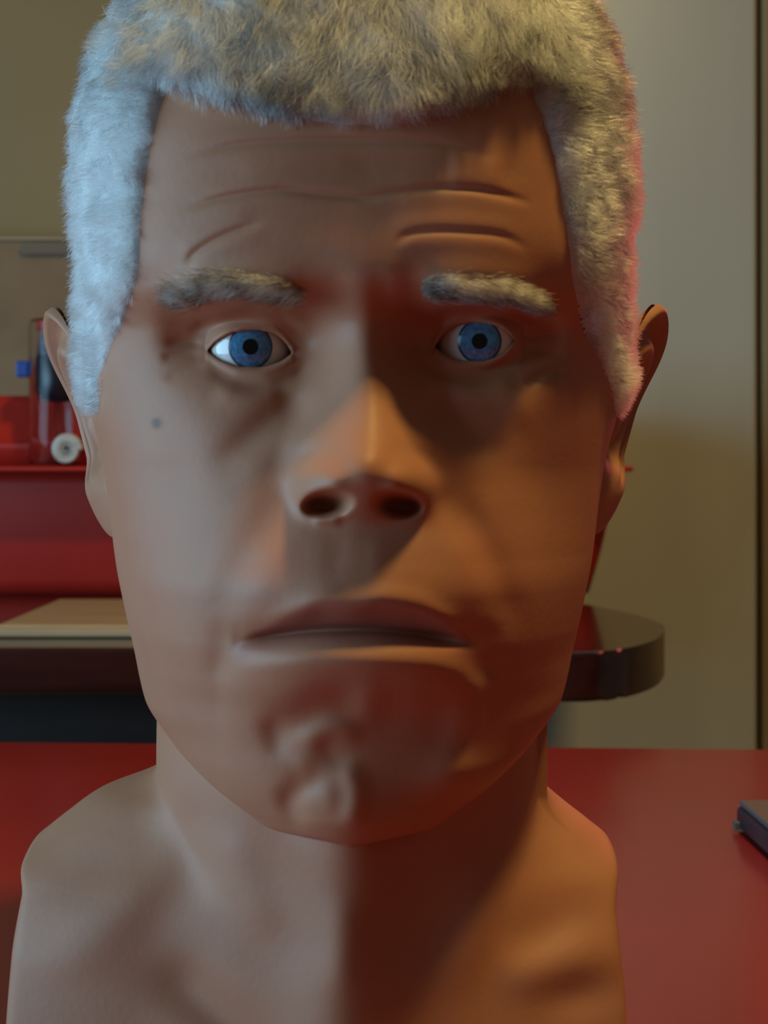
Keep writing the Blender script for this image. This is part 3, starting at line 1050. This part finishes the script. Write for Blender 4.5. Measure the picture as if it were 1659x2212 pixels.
def hair_mat(name, dark, light, lo=.3, hi=.75, sc=45):
    m = mat(name, light, 0.38)
    nt = m.node_tree
    N, L = nt.nodes, nt.links
    N.remove(N['Principled BSDF'])
    b = N.new('ShaderNodeBsdfHairPrincipled')
    b.model = 'CHIANG'
    b.parametrization = 'COLOR'
    b.inputs['Roughness'].default_value = .35
    b.inputs['Radial Roughness'].default_value = .5
    L.new(b.outputs[0], N['Material Output'].inputs[0])
    hi_ = N.new('ShaderNodeHairInfo')
    tc = N.new('ShaderNodeTexCoord')
    nz = N.new('ShaderNodeTexNoise'); nz.inputs['Scale'].default_value = sc; nz.inputs['Detail'].default_value = 3
    L.new(tc.outputs['Object'], nz.inputs['Vector'])
    ad = N.new('ShaderNodeMath'); ad.operation = 'MULTIPLY_ADD'
    L.new(hi_.outputs['Random'], ad.inputs[0]); ad.inputs[1].default_value = .32
    L.new(nz.outputs[0], ad.inputs[2])
    rp = N.new('ShaderNodeValToRGB')
    rp.color_ramp.elements[0].position = lo + .15; rp.color_ramp.elements[1].position = hi + .15
    rp.color_ramp.elements[0].color = (*dark, 1); rp.color_ramp.elements[1].color = (*light, 1)
    L.new(ad.outputs[0], rp.inputs[0])
    L.new(rp.outputs[0], b.inputs['Color'])
    return m


m_strand = hair_mat('grey_hair', (0.12, 0.12, 0.115), (0.95, 0.95, 0.94), .2, .55)
m_pepper = hair_mat('pepper_hair', (0.03, 0.03, 0.028), (0.50, 0.50, 0.50), .30, .90, 24)
m_brow = hair_mat('eyebrow_hair', (0.04, 0.034, 0.024), (0.50, 0.49, 0.45), .38, .85, 160)

# scatter roots over the cap's quads, by area
vq = cv[q]
ar = np.linalg.norm(np.cross(vq[:, 2] - vq[:, 0], vq[:, 3] - vq[:, 1]), axis=1)
qhd = hd.reshape(-1)[q].mean(1)
qpy = hpy.reshape(-1)[q].mean(1)
qth = T3.reshape(-1)[q[:, 0]]
wq = ar * (qhd > 1) * (1 + 1.6 * sstep(110, 30, qhd)) * np.where(np.abs(qth) < R(115), 1.0, .35)
NS = 110000
idx = rng.choice(len(q), NS, p=wq / wq.sum())
u1, u2 = rng.random(NS), rng.random(NS)
roots = (vq[idx, 0] * ((1 - u1) * (1 - u2))[:, None] + vq[idx, 1] * (u1 * (1 - u2))[:, None] + vq[idx, 2] * (u1 * u2)[:, None] + vq[idx, 3] * ((1 - u1) * u2)[:, None])
nrm = nn.reshape(-1, 3)[q[idx, 0]]
th_ = qth[idx]; py_ = qpy[idx]; hd_ = qhd[idx]
roots = roots - nrm * .0006
# flow: on the sides backwards and a little down, on top forwards over the brow
tb_ = np.stack([np.sin(th_), np.cos(th_) * 0 + 1.0, np.full(NS, -.25)], -1)
tf_ = np.stack([np.sin(th_) * .3 + .25 * np.sin(roots[:, 0] * 120), np.full(NS, -1.0), np.full(NS, -.55)], -1)
isfr = (sstep(250, 130, py_) * sstep(R(62), R(40), np.abs(th_)))[:, None]
isfr = np.maximum(isfr, (sstep(300, 200, py_) * sstep(R(45), R(30), np.abs(th_)))[:, None])
fl = tb_ * (1 - isfr) + tf_ * isfr
fl -= nrm * (fl * nrm).sum(1, keepdims=True)
fl /= np.linalg.norm(fl, axis=1, keepdims=True) + 1e-9
cell = np.floor(roots / .0045).astype(int)
hsh = (cell[:, 0] * 73856093 ^ cell[:, 1] * 19349663 ^ cell[:, 2] * 83492791) & 0xffff
crng = np.random.default_rng(3).normal(size=(65536, 3))
clump = crng[hsh] * .30
jit = rng.normal(size=(NS, 3)) * .22
near_e = (sstep(90, 20, hd_) * (1 - isfr[:, 0]))[:, None]
d0 = nrm * (.60 + .3 * near_e) + fl * (.75 - .85 * near_e) + clump * .5 + jit
d1 = nrm * (.10 + .12 * (1 - isfr)) + nrm * .4 * near_e + fl * (1.0 - .7 * near_e) + clump + jit * .7 + np.array([0, 0, -.15])
d0 /= np.linalg.norm(d0, axis=1, keepdims=True); d1 /= np.linalg.norm(d1, axis=1, keepdims=True)
edge = sstep(0, 60, hd_)
ln = (.0042 + .0058 * isfr[:, 0] + .002 * rng.random(NS)) * (.65 + .35 * edge)
front = rng.random(NS) < sstep(330, 190, py_) * sstep(R(88), R(66), np.abs(th_))
strands('side_strands', roots[~front], d0[~front], ln[~front], d1[~front], .000085, m_strand, hair)
strands('fringe_strands', roots[front], d0[front], ln[front], d1[front], .000085, m_pepper, hair)

# --- eyebrows: a thin pad of skin-set fibres plus strands
m_browpad = mat('eyebrow_base', (0.16, 0.10, 0.065), 0.8)
BROWS = [dict(pts=[(382, 658), (410, 632), (470, 618), (540, 618), (610, 632), (664, 650)], half=[(0, 24), (.2, 33), (.5, 30), (.8, 24), (1, 14)], dirx=-1),
         dict(pts=[(912, 628), (960, 626), (1020, 628), (1080, 632), (1130, 648), (1172, 674)], half=[(0, 22), (.2, 26), (.5, 26), (.8, 22), (1, 12)], dirx=1)]
# look-up of the skin surface by pixel: nearest grid vertex on the front
fm = (WF > .6) & (np.abs(PY - 650) < 90)
fpx, fpy, fx, fy, fz = PX[fm], PY[fm], VX[fm], VY[fm], VZ[fm]


def surf_Y(px, py):
    out = np.zeros(len(px))
    for i in range(0, len(px), 400):
        dd = (fpx[None] - px[i:i + 400, None]) ** 2 + (fpy[None] - py[i:i + 400, None]) ** 2
        out[i:i + 400] = fy[dd.argmin(1)]
    return out


for bw in BROWS:
    cl = catmull(bw['pts'], 8)
    tn = np.linspace(0, 1, len(cl))
    tang = np.gradient(cl, axis=0); tang /= np.linalg.norm(tang, axis=1, keepdims=True)
    nor = np.stack([-tang[:, 1], tang[:, 0]], -1)
    hf = spl(bw['half'], tn)
    nc = 9
    vs_ = np.linspace(-1, 1, nc)
    gp = cl[:, None] + nor[:, None] * (hf[:, None] * vs_[None])[..., None]
    gx, gy = gp[..., 0].ravel(), gp[..., 1].ravel()
    Yp = surf_Y(gx, gy)
    hgt = (np.sqrt(np.clip(1 - vs_ ** 2, 0, 1))[None] * np.sin(np.pi * np.clip(tn, .03, .97)) [:, None] ** .5).ravel()
    Yp = Yp - (-.0008 + hgt * .0017)
    pv_ = np.stack([(gx - CX) / F * Yp, Yp, ZC - (gy - HOR) / F * Yp], -1)
    fq = grid_faces(len(cl), nc, 0, False)
    me = mesh_np('eyebrow', pv_, fq)
    bo = link('eyebrow', me, m_browpad, head)
    n = 1900
    ti = rng.random(n); vi = np.clip(rng.normal(size=n) * .55, -1.05, 1.05)
    ii = (ti * (len(cl) - 1)).astype(int)
    rp_ = cl[ii] + nor[ii] * (hf[ii] * vi)[:, None] + rng.normal(size=(n, 2)) * 3
    Yr = surf_Y(rp_[:, 0], rp_[:, 1]) - .0004 - .0016 * np.sqrt(np.clip(1 - vi ** 2, 0, 1))
    ro = np.stack([(rp_[:, 0] - CX) / F * Yr, Yr, ZC - (rp_[:, 1] - HOR) / F * Yr], -1)
    sg = bw['dirx']
    flow = np.stack([np.full(n, sg * 1.0), np.full(n, -.35), -vi * .0 - .15 + .35 * (ti < .3)], -1)
    d0 = np.stack([np.full(n, sg * .5), np.full(n, -1.0), np.full(n, .2)], -1) + rng.normal(size=(n, 3)) * .25
    d1 = flow + np.array([0, .45, -.15]) + rng.normal(size=(n, 3)) * .25
    d0 /= np.linalg.norm(d0, axis=1, keepdims=True); d1 /= np.linalg.norm(d1, axis=1, keepdims=True)
    strands('eyebrow_hairs', ro, d0, .004 + .003 * rng.random(n), d1, .00009, m_brow, bo)
